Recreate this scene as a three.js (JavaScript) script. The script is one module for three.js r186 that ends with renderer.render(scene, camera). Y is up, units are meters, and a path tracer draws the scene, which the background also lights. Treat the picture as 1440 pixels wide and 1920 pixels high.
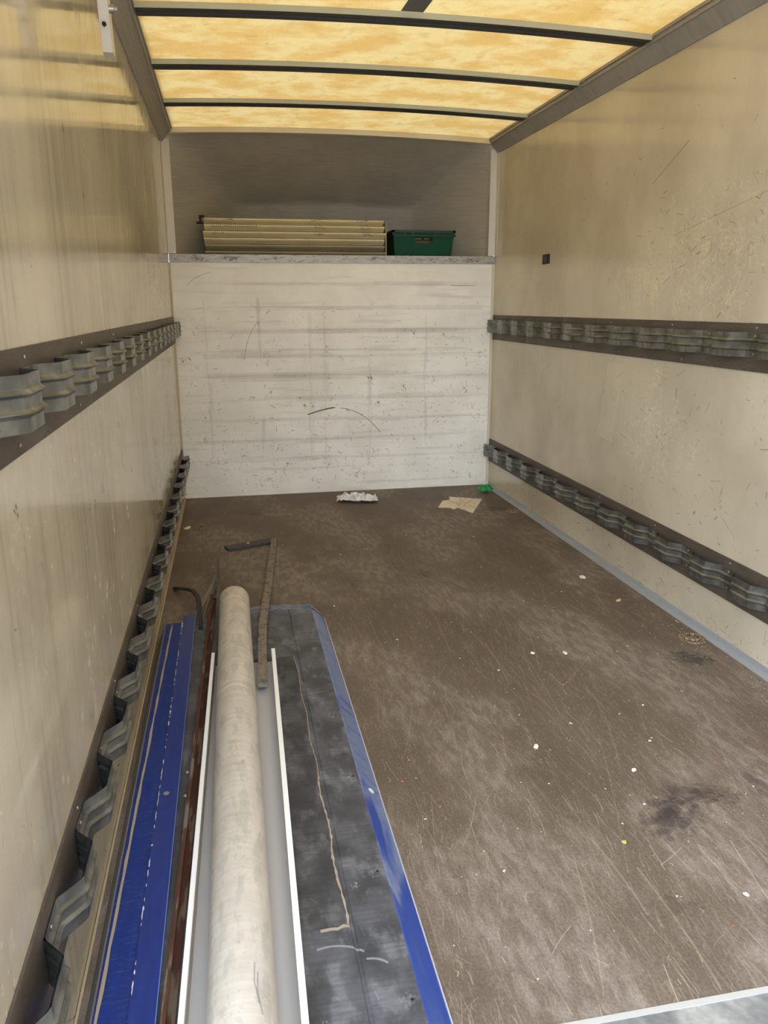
import * as THREE from 'three';
import { mergeGeometries, toCreasedNormals } from 'three/addons/utils/BufferGeometryUtils.js';
import { RoundedBoxGeometry } from 'three/addons/geometries/RoundedBoxGeometry.js';

// ───────────── camera, sky, sun, exposure
const scene = new THREE.Scene();
const camera = new THREE.PerspectiveCamera(66.17, 1440 / 1920, 0.05, 200);
camera.position.set(-0.7189, 1.2333, 5.2292);
camera.rotation.set(-0.2567, -0.1911, -0.0039, 'YXZ');
scene.add(camera);
scene.background = new THREE.Color().setRGB(8.4, 9.4, 11.0);           // bright even haze
const sun = new THREE.DirectionalLight(0xfff0d8, 9);
sun.position.set(-5, 16, -7); sun.target.position.set(0, 0, 2);
sun.castShadow = true; sun.shadow.mapSize.set(2048, 2048); sun.shadow.radius = 3;
Object.assign(sun.shadow.camera, { left: -8, right: 8, top: 8, bottom: -8, near: 1, far: 40 });
scene.add(sun, sun.target);
const renderer = new THREE.WebGLRenderer({ antialias: true });
renderer.toneMapping = THREE.LinearToneMapping;
renderer.toneMappingExposure = 0.65;
renderer.shadowMap.enabled = true;

// ───────────── helpers
const V = (x, y, z) => new THREE.Vector3(x, y, z);
function rng(seed) { let s = seed | 0; return () => { s = (s + 0x6d2b79f5) | 0; let t = Math.imul(s ^ (s >>> 15), 1 | s); t = (t + Math.imul(t ^ (t >>> 7), 61 | t)) ^ t; return ((t ^ (t >>> 14)) >>> 0) / 4294967296; }; }
const names = {};
function numbered(n) { if (!(n in names)) { names[n] = 0; return n; } names[n]++; return n + '_' + String(names[n]).padStart(3, '0'); }
function shade(o) { o.traverse((m) => { if (m.isMesh) { m.castShadow = true; m.receiveShadow = true; } }); return o; }
function part(name, geo, mat, parent) { const m = new THREE.Mesh(geo, mat); m.name = name; m.castShadow = m.receiveShadow = true; parent.add(m); return m; }
function struct(name, geo, mat) { const m = new THREE.Mesh(geo, mat); m.name = name; m.userData.kind = 'structure'; m.castShadow = m.receiveShadow = true; scene.add(m); return m; }
function thing(name, label, category, [x, y, z] = [0, 0, 0], turn = 0, group) {
  const o = new THREE.Group(); o.name = numbered(name); o.position.set(x, y, z); o.rotation.y = turn;
  o.userData = { label, category }; if (group) o.userData.group = group; scene.add(o); return o;
}
function single(name, geo, mat, label, category, [x, y, z] = [0, 0, 0], turn = 0, group) {
  const o = new THREE.Mesh(geo, mat); o.name = numbered(name); o.position.set(x, y, z); o.rotation.y = turn; o.castShadow = o.receiveShadow = true;
  o.userData = { label, category }; if (group) o.userData.group = group; scene.add(o); return o;
}
function setUV(g, f) { const p = g.attributes.position, a = new Float32Array(p.count * 2); for (let i = 0; i < p.count; i++) { const [u, v] = f(p.getX(i), p.getY(i), p.getZ(i)); a[i * 2] = u; a[i * 2 + 1] = v; } g.setAttribute('uv', new THREE.BufferAttribute(a, 2)); return g; }
function box(x0, x1, y0, y1, z0, z1) { return new THREE.BoxGeometry(x1 - x0, y1 - y0, z1 - z0).translate((x0 + x1) / 2, (y0 + y1) / 2, (z0 + z1) / 2); }
function clean(g) { g = g.index ? g.toNonIndexed() : g; for (const k of Object.keys(g.attributes)) if (!['position', 'normal', 'uv'].includes(k)) g.deleteAttribute(k); return g; }
function merge(list, groups = false) { return mergeGeometries(list.map(clean), groups); }
function prismZ(pts, z0, z1) {            // polygon in x,y swept along z; uv in metres
  const g = new THREE.ExtrudeGeometry(new THREE.Shape(pts.map(([x, y]) => new THREE.Vector2(x, y))), { depth: z1 - z0, bevelEnabled: false }).translate(0, 0, z0);
  return setUV(g, (x, y, z) => [x + y, z]);
}
function prismX(pts, x0, x1) {            // polygon in z,y swept along x
  const g = new THREE.ExtrudeGeometry(new THREE.Shape(pts.map(([z, y]) => new THREE.Vector2(-z, y))), { depth: x1 - x0, bevelEnabled: false });
  g.rotateY(Math.PI / 2).translate(x0, 0, 0);
  return setUV(g, (x, y, z) => [x, y + z]);
}
// rectangular bar along a polyline; w sideways (horizontal), t upwards
function bar(points, w, t, taper) {
  const P = points.map((p) => (p.isVector3 ? p : V(...p))), pos = [], uv = [], idx = [], up = V(0, 1, 0); let len = 0;
  const rings = P.map((p, i) => {
    const a = P[Math.max(0, i - 1)], b = P[Math.min(P.length - 1, i + 1)], d = b.clone().sub(a).normalize(), s = d.clone().cross(up).normalize(), n = s.clone().cross(d).normalize();
    if (i) len += p.distanceTo(P[i - 1]);
    let k = 1;
    if (i && i < P.length - 1) { const d1 = p.clone().sub(a).normalize(); k = 1 / Math.max(0.35, d1.dot(d)); }
    const ww = (taper ? taper(i) : 1) * w * k / 2;
    return { c: [[-ww, 0], [ww, 0], [ww, t], [-ww, t]].map(([u, v]) => p.clone().addScaledVector(s, u).addScaledVector(n, v)), len };
  });
  const quad = (a, b, c, d, ua, ub) => { const i = pos.length / 3; for (const v of [a, b, c, d]) pos.push(v.x, v.y, v.z); uv.push(...ua, ...ub); idx.push(i, i + 1, i + 2, i, i + 2, i + 3); };
  for (let i = 0; i + 1 < rings.length; i++) for (let k = 0; k < 4; k++) {
    const A = rings[i], B = rings[i + 1], k2 = (k + 1) % 4, v0 = k * w, v1 = k * w + w;
    quad(A.c[k], A.c[k2], B.c[k2], B.c[k], [A.len, v0, A.len, v1], [B.len, v1, B.len, v0]);
  }
  const A = rings[0].c, B = rings[rings.length - 1].c;
  quad(A[3], A[2], A[1], A[0], [0, 0, w, 0], [w, t, 0, t]); quad(B[0], B[1], B[2], B[3], [0, 0, w, 0], [w, t, 0, t]);
  const g = new THREE.BufferGeometry(); g.setAttribute('position', new THREE.Float32BufferAttribute(pos, 3)); g.setAttribute('uv', new THREE.Float32BufferAttribute(uv, 2)); g.setIndex(idx);
  const n = g.toNonIndexed(); n.computeVertexNormals(); return n;
}
function gridGeo(nu, nv, f, uvf) {
  const pos = [], uv = [], idx = [];
  for (let j = 0; j <= nv; j++) for (let i = 0; i <= nu; i++) { const p = f(i / nu, j / nv); pos.push(...p); uv.push(...(uvf ? uvf(i / nu, j / nv, p) : [i / nu, j / nv])); }
  for (let j = 0; j < nv; j++) for (let i = 0; i < nu; i++) { const a = j * (nu + 1) + i, b = a + 1, c = a + nu + 1, d = c + 1; idx.push(a, b, d, a, d, c); }
  const g = new THREE.BufferGeometry(); g.setAttribute('position', new THREE.Float32BufferAttribute(pos, 3)); g.setAttribute('uv', new THREE.Float32BufferAttribute(uv, 2)); g.setIndex(idx); g.computeVertexNormals(); return g;
}

// ───────────── computed textures
const GX = new Float32Array(256), GY = new Float32Array(256), PERM = new Uint8Array(512);
{ const r = rng(77), p = []; for (let i = 0; i < 256; i++) { const t = r() * 6.2832; GX[i] = Math.cos(t); GY[i] = Math.sin(t); p.push(i); } for (let i = 255; i > 0; i--) { const j = (r() * (i + 1)) | 0, q = p[i]; p[i] = p[j]; p[j] = q; } for (let i = 0; i < 512; i++) PERM[i] = p[i & 255]; }
function gnoise(x, y) {
  const ix = Math.floor(x), iy = Math.floor(y), fx = x - ix, fy = y - iy, u = fx * fx * fx * (fx * (fx * 6 - 15) + 10), v = fy * fy * fy * (fy * (fy * 6 - 15) + 10), X = ix & 255, Y = iy & 255;
  const a = PERM[PERM[X] + Y], b = PERM[PERM[X + 1] + Y], c = PERM[PERM[X] + Y + 1], d = PERM[PERM[X + 1] + Y + 1];
  const p = GX[a] * fx + GY[a] * fy, q = GX[b] * (fx - 1) + GY[b] * fy, s = GX[c] * fx + GY[c] * (fy - 1), t = GX[d] * (fx - 1) + GY[d] * (fy - 1);
  return p + (q - p) * u + (s - p + (p - q - s + t) * u) * v;
}
function fbm(x, y, o) { let v = 0, a = 0.4; for (let i = 0; i < o; i++) { v += a * gnoise(x, y); a *= 0.55; const t = x * 1.62 - y * 1.22 + 17.3; y = x * 1.22 + y * 1.62 + 5.1; x = t; } const k = 0.5 + v; return k < 0 ? 0 : k > 1 ? 1 : k; }
const mixc = (a, b, t) => [a[0] + (b[0] - a[0]) * t, a[1] + (b[1] - a[1]) * t, a[2] + (b[2] - a[2]) * t];
const ss = (a, b, x) => { const t = Math.min(1, Math.max(0, (x - a) / (b - a))); return t * t * (3 - 2 * t); };
// a canvas that covers [u0,u1]x[v0,v1] metres; row 0 is v0. base(u, v) gives sRGB 0-255; marks(ctx) draws in metres.
function tex(w, h, u0, u1, v0, v1, base, marks, srgb = true) {
  const c = document.createElement('canvas'); c.width = w; c.height = h; const ctx = c.getContext('2d'), im = ctx.createImageData(w, h), d = im.data;
  for (let j = 0, o = 0; j < h; j++) { const v = v0 + (v1 - v0) * (j + 0.5) / h; for (let i = 0; i < w; i++, o += 4) { const k = base(u0 + (u1 - u0) * (i + 0.5) / w, v); d[o] = k[0]; d[o + 1] = k[1]; d[o + 2] = k[2]; d[o + 3] = 255; } }
  ctx.putImageData(im, 0, 0);
  if (marks) { ctx.setTransform(w / (u1 - u0), 0, 0, h / (v1 - v0), -u0 * w / (u1 - u0), -v0 * h / (v1 - v0)); ctx.lineCap = 'round'; ctx.lineJoin = 'round'; marks(ctx); }
  const t = new THREE.CanvasTexture(c); t.flipY = false; t.colorSpace = srgb ? THREE.SRGBColorSpace : THREE.NoColorSpace; t.wrapS = t.wrapT = THREE.RepeatWrapping; t.magFilter = THREE.LinearFilter; return t;
}
const css = (c, a = 1) => `rgba(${c[0] | 0},${c[1] | 0},${c[2] | 0},${a})`;
function stroke(ctx, pts, w, style) { ctx.strokeStyle = style; ctx.lineWidth = w; ctx.beginPath(); ctx.moveTo(pts[0][0], pts[0][1]); for (let i = 1; i < pts.length; i++) ctx.lineTo(pts[i][0], pts[i][1]); ctx.stroke(); }
function curve(ctx, a, c, b, w, style) { ctx.strokeStyle = style; ctx.lineWidth = w; ctx.beginPath(); ctx.moveTo(...a); ctx.quadraticCurveTo(c[0], c[1], b[0], b[1]); ctx.stroke(); }
// a stain with a ragged outline made of many small blots
function blot(ctx, R, x, y, rx, ry, n, style, turn = 0) { ctx.fillStyle = style; for (let i = 0; i < n; i++) { const a = R() * 6.283, r = Math.sqrt(R()), k = 0.08 + 0.32 * R() * (1.1 - r), px = Math.cos(a) * r * rx, py = Math.sin(a) * r * ry; ctx.beginPath(); ctx.ellipse(x + px * Math.cos(turn) - py * Math.sin(turn), y + px * Math.sin(turn) + py * Math.cos(turn), rx * k, ry * k * (0.5 + R()), turn + R() - 0.5, 0, 6.283); ctx.fill(); } }
const std = (o) => new THREE.MeshStandardMaterial(o);
const ZE = 4.45, H = 1.05, WT = 2.29;

// floor: worn brown film-faced plywood
function floorMarks(ctx) {
  const R = rng(5);
  for (let i = 0; i < 15000; i++) {                                  // drag scratches, mostly lengthwise
    const x = -1.0 + 2.0 * R(), z = 4.45 * Math.pow(R(), 0.55), L = 0.008 + 0.2 * R() * R() * R() + (R() < 0.03 ? 0.3 : 0), a = (R() - 0.55) * 0.5 + (R() < 0.1 ? (R() - 0.5) * 2.2 : 0);
    if (x < 0.2 && R() < 0.2) continue;
    const b = R(), k = (R() - 0.5) * 0.02;
    curve(ctx, [x, z], [x + Math.sin(a) * L / 2 + k, z + Math.cos(a) * L / 2], [x + Math.sin(a) * L, z + Math.cos(a) * L], 0.0008 + 0.003 * R() * R() * R() * R(), css([174 + 24 * b, 160 + 22 * b, 140 + 22 * b], 0.25 + 0.65 * R() * R()));
  }
  for (const [a, b, w] of [[[0.396, 3.058], [0.301, 3.427], 2.5], [[0.07, 3.732], [0.08, 3.984], 6], [[-0.024, 3.552], [-0.031, 3.703], 5], [[0.068, 2.127], [0.017, 2.691], 2.4], [[-0.239, 1.831], [-0.221, 2.068], 2.4], [[-0.149, 3.522], [-0.236, 3.703], 4], [[0.3, 3.3], [0.1, 3.86], 2.5], [[0.46, 2.9], [0.27, 3.5], 2], [[0.2, 2.2], [0.12, 2.5], 2.5], [[0.25, 2.3], [0.21, 2.45], 2.5], [[0.5, 2.55], [0.42, 2.9], 2], [[0.0, 3.8], [-0.1, 4.15], 5], [[0.13, 3.85], [0.12, 4.18], 7], [[-0.2, 3.0], [-0.29, 3.3], 3], [[-0.1, 1.4], [-0.06, 1.75], 2], [[0.62, 2.8], [0.45, 3.3], 2], [[0.7, 3.2], [0.5, 3.7], 3]]) {
    const m = [(a[0] + b[0]) / 2 + 0.012, (a[1] + b[1]) / 2]; curve(ctx, a, m, b, w * 0.0007, css([176, 158, 134], 0.36));
    for (let i = 0; i < 40; i++) { const t = R(); ctx.fillStyle = css([180, 158, 128], 0.3); ctx.fillRect(a[0] + (b[0] - a[0]) * t + (R() - 0.5) * 0.012, a[1] + (b[1] - a[1]) * t, 0.002, 0.006 * R()); }
  }
  for (let i = 0; i < 520; i++) blot(ctx, R, -0.4 + 1.4 * R(), 1.8 + 2.4 * R(), 0.004 + 0.018 * R(), 0.01 + 0.07 * R(), 12, css([170, 152, 128], 0.1), 0.1);   // pale scuffed film
  for (let i = 0; i < 60; i++) blot(ctx, R, -1 + 2 * R(), 4.3 * R(), 0.01 + 0.03 * R(), 0.02 + 0.05 * R(), 14, css([52, 42, 36], 0.07), 0.3);               // grease spots
  blot(ctx, R, 0.3, 3.7, 0.075, 0.1, 120, css([44, 38, 36], 0.13), 0.9); blot(ctx, R, 0.4, 3.62, 0.1, 0.045, 90, css([44, 38, 36], 0.12), 0.1); blot(ctx, R, 0.5, 3.65, 0.04, 0.05, 40, css([46, 38, 36], 0.12));
  blot(ctx, R, 0.86, 2.88, 0.085, 0.055, 110, css([40, 38, 38], 0.15), 0.4); blot(ctx, R, 0.62, 2.9, 0.03, 0.03, 30, css([48, 42, 40], 0.12));
  blot(ctx, R, 0.36, 4.06, 0.05, 0.07, 60, css([42, 36, 34], 0.12)); blot(ctx, R, 0.15, 3.98, 0.06, 0.05, 50, css([60, 48, 42], 0.1)); blot(ctx, R, 0.6, 3.6, 0.05, 0.09, 50, css([54, 44, 40], 0.1));
  blot(ctx, R, 0.14, 1.79, 0.03, 0.07, 60, css([44, 36, 32], 0.14)); blot(ctx, R, 0.05, 1.7, 0.022, 0.05, 40, css([50, 42, 38], 0.1)); blot(ctx, R, 0.06, 1.3, 0.03, 0.07, 30, css([52, 42, 38], 0.12));
  blot(ctx, R, 0.9, 0.68, 0.11, 0.07, 70, css([48, 36, 32], 0.13)); blot(ctx, R, 0.97, 0.95, 0.06, 0.1, 50, css([50, 36, 32], 0.12)); blot(ctx, R, 0.5, 0.33, 0.12, 0.05, 50, css([60, 46, 40], 0.1)); blot(ctx, R, -0.6, 0.45, 0.2, 0.1, 50, css([58, 46, 38], 0.08));
}
const floorBase = (x, z) => {
  const n = fbm(x * 5 + 3, z * 3 + 9, 4), f = fbm(x * 210, z * 130, 3), g = fbm(x * 34 + 40, z * 12, 3), w = ss(0.4, 0.62, fbm(x * 2.3 + 60, z * 1.4 + 11, 5));
  let c = mixc([88, 75, 62], [107, 94, 81], n); c = mixc(c, [140, 129, 118], w * (0.35 + 0.65 * ss(0.35, 0.65, g)) * 0.7); const k = 0.78 + 0.44 * f; return [c[0] * k, c[1] * k, c[2] * k];
};
const floorFar = tex(1024, 1024, -H, H, 0, 2.0, floorBase, floorMarks), floorNear = tex(2048, 2048, -H, H, 2.0, 4.2, floorBase, floorMarks);
const grainBump = tex(512, 512, 0, 1, 0, 1, (u, v) => { const k = 255 * fbm(u * 120, v * 60, 3); return [k, k, k]; }, null, false);
const bumpAt = (s, t) => { const b = grainBump.clone(); b.repeat.set(s, t); return b; };
const floorMat = (map, t) => std({ map, roughness: 0.62, bumpMap: bumpAt(5, t * 2), bumpScale: 0.0004 });
const fl = [box(-H, H, -0.06, 0, 0, 2.0), box(-H, H, -0.06, 0, 2.0, 4.19)];
setUV(fl[0], (x, y, z) => [(x + H) / 2.1, z / 2.0]); setUV(fl[1], (x, y, z) => [(x + H) / 2.1, (z - 2.0) / 2.2]);
const floor = struct('floor', merge(fl, true), [floorMat(floorFar, 3), floorMat(floorNear, 3)]);

// side walls: aged cream gel-coat panels
const wallBase = (s, creamA, creamB, streak) => (z, y) => {
  const n = fbm(z * 1.7 + s, y * 1.5 + s, 5), st = fbm(z * 30 + s, y * 1.3, 4), f = fbm(z * 210, y * 210 + s, 2);
  let c = mixc(creamA, creamB, ss(0.3, 0.75, n)); c = mixc(c, streak, 0.5 * ss(0.47, 0.7, st) * ss(0.4, 0.62, n) * (s < 20 ? 1 : 0)); const k = 0.965 + 0.07 * f; return [c[0] * k, c[1] * k, c[2] * k];
};
function ticks(ctx, R, n, z0, z1, y0, y1, sz) { for (let i = 0; i < n; i++) { const z = z0 + (z1 - z0) * R(), y = y0 + (y1 - y0) * R(), a = R() * 3.14, L = sz * (0.3 + R() * R() * 2); curve(ctx, [z, y], [z + Math.cos(a) * L * 0.5 + 0.003, y + Math.sin(a) * L * 0.5], [z + Math.cos(a) * L, y + Math.sin(a) * L], 0.001 + 0.0022 * R() * R(), css([86, 74, 56], 0.3 + 0.5 * R())); } }
// rubbed patches: bundles of short near-parallel smears
function swirls(ctx, R, n, z, y, rz, ry, col, al) { for (let i = 0; i < n; i++) { const a = z + (R() + R() - 1) * rz, b = y + (R() + R() - 1) * ry, t = R() * 6.28, k = 2 + (R() * 5) | 0, L = 0.015 + 0.07 * R() * R(); for (let j = 0; j < k; j++) { const q = a + (R() - 0.5) * 0.05, e = b + (R() - 0.5) * 0.05, l = L * (0.4 + R()), u = t + (R() - 0.5) * 0.3; curve(ctx, [q, e], [q + Math.cos(u) * l * 0.5, e + Math.sin(u) * l * 0.45], [q + Math.cos(u + 0.2) * l, e + Math.sin(u + 0.2) * l], 0.001 + 0.006 * R() * R() * R(), css(col, al * 0.55 * (0.2 + R()))); } if (R() < 0.35) blot(ctx, R, a, b, 0.02 + 0.03 * R(), 0.02 + 0.03 * R(), 9, css(col, al * 0.16), t); } }
const leftTex = tex(2048, 1024, 0, ZE, 0, WT, wallBase(7, [212, 203, 180], [192, 182, 160], [168, 157, 134]), (ctx) => {
  const R = rng(21);
  for (let i = 0; i < 520; i++) { const z = ZE * R(), y = WT * R(), L = 0.1 + 0.8 * R() * R(); stroke(ctx, [[z, y], [z + (R() - 0.5) * 0.02, y - L * 0.5], [z + (R() - 0.5) * 0.03, y - L]], 0.002 + 0.012 * R() * R(), R() < 0.55 ? css([228, 219, 198], 0.06 + 0.16 * R()) : css([150, 138, 114], 0.05 + 0.12 * R())); }
  for (const [z, y, L, w] of [[3.05, 1.0, 0.85, 5], [2.9, 0.98, 0.8, 3], [2.95, 0.9, 0.7, 3], [2.3, 0.96, 0.6, 4], [2.25, 0.95, 0.7, 3], [1.9, 0.95, 0.8, 4], [1.84, 0.9, 0.5, 3], [3.4, 1.75, 0.4, 5], [3.3, 1.7, 0.5, 4], [2.9, 1.6, 0.6, 9], [2.6, 1.55, 0.4, 5], [1.5, 0.9, 0.5, 3], [1.3, 0.85, 0.4, 3]]) for (let k = 0; k < 3; k++) stroke(ctx, [[z + k * 0.012, y], [z + 0.01 + k * 0.01, y - L * 0.5], [z + 0.015 * R() + k * 0.01, y - L * (0.7 + 0.3 * R())]], w * 0.0008, css([232, 223, 203], 0.5));
  swirls(ctx, R, 160, 3.7, 0.75, 0.5, 0.45, [230, 222, 202], 0.3); swirls(ctx, R, 120, 3.6, 1.5, 0.5, 0.4, [228, 219, 196], 0.3); swirls(ctx, R, 60, 3.8, 0.5, 0.5, 0.3, [160, 149, 126], 0.2);
  ticks(ctx, R, 260, 0, ZE, 0.2, 2.1, 0.02);
  for (const [z, y] of [[3.98, 0.93], [3.05, 1.5], [3.3, 0.78], [3.25, 1.62], [2.6, 0.72]]) blot(ctx, R, z, y, 0.018, 0.012, 14, css([78, 66, 50], 0.5), 0.8);
  ticks(ctx, R, 160, 0, ZE, 0.0, 0.18, 0.03);
});
const rightTex = tex(2048, 1024, 0, ZE, 0, WT, wallBase(31, [214, 204, 180], [194, 183, 160], [188, 176, 150]), (ctx) => {
  const R = rng(33);
  swirls(ctx, R, 260, 2.45, 1.42, 0.35, 0.3, [242, 228, 192], 0.75); swirls(ctx, R, 130, 2.0, 1.35, 0.35, 0.16, [240, 226, 190], 0.75); swirls(ctx, R, 130, 2.2, 0.72, 0.35, 0.22, [244, 234, 210], 0.75); swirls(ctx, R, 100, 2.6, 0.85, 0.3, 0.2, [176, 162, 134], 0.16); swirls(ctx, R, 60, 3.4, 1.2, 0.5, 0.6, [240, 228, 200], 0.2);
  ctx.fillStyle = css([236, 226, 202], 0.22); ctx.beginPath(); ctx.moveTo(1.71, 0.97); ctx.lineTo(1.87, 0.965); ctx.lineTo(1.80, 0.6); ctx.lineTo(1.64, 0.61); ctx.closePath(); ctx.fill();
  swirls(ctx, R, 16, 2.15, 0.94, 0.03, 0.06, [246, 238, 216], 0.5);
  ticks(ctx, R, 420, 0.2, ZE, 0.34, 2.0, 0.022); ticks(ctx, R, 160, 1.6, 3.4, 0.34, 1.0, 0.03); ticks(ctx, R, 260, 0, ZE, 0.01, 0.17, 0.025); ticks(ctx, R, 120, 2.0, 3.2, 1.2, 1.7, 0.03);
  stroke(ctx, [[2.0, 1.72], [2.25, 1.84]], 0.0022, css([98, 84, 60], 0.7)); stroke(ctx, [[2.9, 1.62], [2.2, 1.5]], 0.0016, css([110, 96, 70], 0.5));
  for (let i = 0; i < 70; i++) { const z = ZE * R(); stroke(ctx, [[z, 0.36 + 1.7 * R()], [z + 0.05 * (R() - 0.5), 0.4 + 1.4 * R()]], 0.001, css([150, 132, 100], 0.25)); }
  blot(ctx, R, 2.2, 0.69, 0.012, 0.012, 10, css([60, 52, 40], 0.6)); blot(ctx, R, 2.52, 0.44, 0.012, 0.01, 10, css([60, 52, 44], 0.5));
  for (let i = 0; i < 90; i++) { const z = ZE * R(); blot(ctx, R, z, 0.015 + 0.03 * R(), 0.02, 0.008, 6, css([110, 84, 56], 0.25)); }
});
const wallMat = (map, rough) => std({ map, roughness: rough });
const wallUV = (x, y, z) => [z / ZE, y / WT];
const leftRough = tex(1024, 512, 0, ZE, 0, WT, (z, y) => { const k = 255 * (0.06 + 0.07 * ss(0.5, 0.68, fbm(z * 3, y * 1.1, 4)) + 0.06 * ss(0.45, 0.6, fbm(z * 40, y * 1.2, 3))); return [k, k, k]; }, (ctx) => { const R = rng(87); for (let i = 0; i < 420; i++) blot(ctx, R, 2.7 + 1.75 * R(), 0.15 + 1.0 * R(), 0.03 + 0.06 * R(), 0.04 + 0.1 * R(), 8, 'rgba(120,120,120,0.16)', R()); }, false);
const wallLeft = struct('wall_left', setUV(box(-H - 0.03, -H, -0.06, WT, -0.02, ZE), wallUV), std({ map: leftTex, roughness: 1, roughnessMap: leftRough }));
const wallRight = struct('wall_right', setUV(box(H, H + 0.03, -0.06, WT, -0.02, ZE), wallUV), wallMat(rightTex, 0.12));

// bulkhead
const bulkTex = tex(1024, 768, -H, H, 0, 1.53, (x, y) => {
  const n = fbm(x * 3 + 9, y * 3, 5), f = fbm(x * 180, y * 180, 2), hz = fbm(x * 2.2 + 5, y * 26, 3); let c = mixc([248, 243, 229], [238, 232, 217], ss(0.3, 0.7, n)); c = mixc(c, [212, 206, 194], 0.5 * ss(0.55, 0.8, hz)); const k = 0.96 + 0.08 * f; return [c[0] * k, c[1] * k, c[2] * k];
}, (ctx) => {
  const R = rng(41);
  for (const y of [1.37, 1.22, 1.09, 1.07, 0.95, 0.92, 0.79, 0.77, 0.64, 0.5, 0.37, 0.24]) for (let k = 0; k < 14; k++) { const x = -1.0 + 1.6 * R(), L = 0.15 + 0.8 * R(), yy = y + (R() - 0.5) * 0.02; stroke(ctx, [[x, yy], [x + L * 0.5, yy + (R() - 0.5) * 0.008], [Math.min(1.02, x + L), yy + (R() - 0.5) * 0.008]], 0.004 + 0.04 * R() * R(), css([128, 120, 112], 0.025 + 0.06 * R())); }
  for (const x of [-0.52, -0.2, -0.1, 0.2, 0.58, -0.85]) for (let k = 0; k < 9; k++) { const y = 0.5 + 0.8 * R(), L = 0.1 + 0.3 * R(); stroke(ctx, [[x + (R() - 0.5) * 0.03, y], [x + (R() - 0.5) * 0.03, y - L]], 0.006 + 0.03 * R() * R(), css([130, 122, 114], 0.03 + 0.05 * R())); }
  ticks(ctx, R, 420, -1.03, 1.03, 0.05, 1.25, 0.016); ticks(ctx, R, 260, -1.03, 1.03, 0.02, 0.7, 0.022); ticks(ctx, R, 90, 0.6, 1.03, 0.5, 1.1, 0.02);
  for (let i = 0; i < 90; i++) blot(ctx, R, -1 + 2 * R(), 0.05 + 1.05 * R(), 0.008 + 0.02 * R(), 0.012 + 0.02 * R(), 8, R() < 0.4 ? css([164, 134, 84], 0.3) : css([90, 80, 66], 0.3), R());
  for (const [x, y, rx, ry] of [[-0.5, 0.1, 0.09, 0.05], [0.13, 0.13, 0.05, 0.05], [-0.82, 0.24, 0.06, 0.03], [-0.1, 0.22, 0.03, 0.04], [0.2, 0.23, 0.03, 0.04]]) for (let k = 0; k < 30; k++) { const a = x + (R() - 0.5) * 2 * rx, b = y + (R() - 0.5) * 2 * ry; stroke(ctx, [[a, b], [a + (R() - 0.5) * 0.03, b + (R() - 0.5) * 0.03]], 0.002, css([150, 116, 80], 0.45)); }
  curve(ctx, [-0.219, 0.535], [-0.13, 0.565], [-0.04, 0.575], 0.006, css([50, 44, 40], 0.8)); curve(ctx, [-0.2, 0.54], [-0.12, 0.57], [-0.05, 0.578], 0.004, css([60, 54, 48], 0.7)); curve(ctx, [0.0, 0.572], [0.16, 0.55], [0.268, 0.4], 0.0035, css([60, 54, 48], 0.7));
  for (const [x, y] of [[0.2, 0.77], [0.43, 0.7], [0.5, 1.06]]) { blot(ctx, R, x, y, 0.018, 0.03, 14, css([58, 50, 42], 0.4), 0.5); }
  curve(ctx, [-0.62, 0.9], [-0.6, 1.06], [-0.52, 1.14], 0.003, css([110, 102, 92], 0.6)); curve(ctx, [-0.95, 1.36], [-0.9, 1.42], [-0.8, 1.44], 0.003, css([120, 112, 102], 0.5)); stroke(ctx, [[0.75, 1.36], [0.92, 1.36]], 0.003, css([90, 84, 76], 0.6));
});
const wallFront = struct('wall_front', setUV(box(-H, H, -0.06, 1.497, -0.03, 0), (x, y) => [(x + H) / 2.1, y / 1.53]), std({ map: bulkTex, roughness: 0.5 }));

// over-cab nose: shelf and moulded shell
const noseTex = tex(512, 512, 0, 2, 0, 2, (u, v) => { const n = fbm(u * 4, v * 4, 5), f = fbm(u * 9, v * 70, 3), c = mixc([178, 171, 155], [158, 151, 137], n), k = 0.93 + 0.14 * f; return [c[0] * k, c[1] * k, c[2] * k]; }, (ctx) => { const R = rng(3); for (let i = 0; i < 150; i++) { const x = 2 * R(), y = 2 * R(), a = R() * 3.14, L = 0.05 + 0.3 * R() * R(); stroke(ctx, [[x, y], [x + Math.cos(a) * L, y + Math.sin(a) * L]], 0.003, css([196, 188, 174], 0.25)); } });
const noseMat = std({ map: noseTex, roughness: 0.5, side: THREE.DoubleSide });
const roofY = (x) => 2.256 + 0.026 * (1 - (x / 1.05) ** 2);
const noseGeo = gridGeo(96, 40, (u, t) => {
  const s = u * 2 - 1, q = Math.abs(s), low = t < 0.45, k = low ? t / 0.45 : (t - 0.45) / 0.55, sc = low ? 0.6 : 0.6 + 0.28 * k;                 // flat middle facet, slanted cheeks
  const cheek = Math.min(1, (1 - q) / (1 - sc)), round = cheek - 0.06 * Math.exp(-(((q - sc) / 0.06) ** 2)), yc = 1.93 - 0.07 * s * s, yt = roofY(s * H) - 0.012, D = 0.66 * Math.max(0, round);
  return low ? [s * H, 1.528 + (yc - 1.528) * k, -0.03 - D * (1 - 0.1 * k * k)] : [s * H, yc + (yt - yc) * k, -0.03 - D * 0.9 * (1 - k)];
}, (u, t) => [u, t * 0.6]);
struct('wall_overcab', noseGeo, noseMat);
struct('floor_overcab', setUV(box(-H, H, 1.5, 1.53, -0.78, -0.031), (x, y, z) => [x / 2, z / 2]), noseMat);

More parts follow.
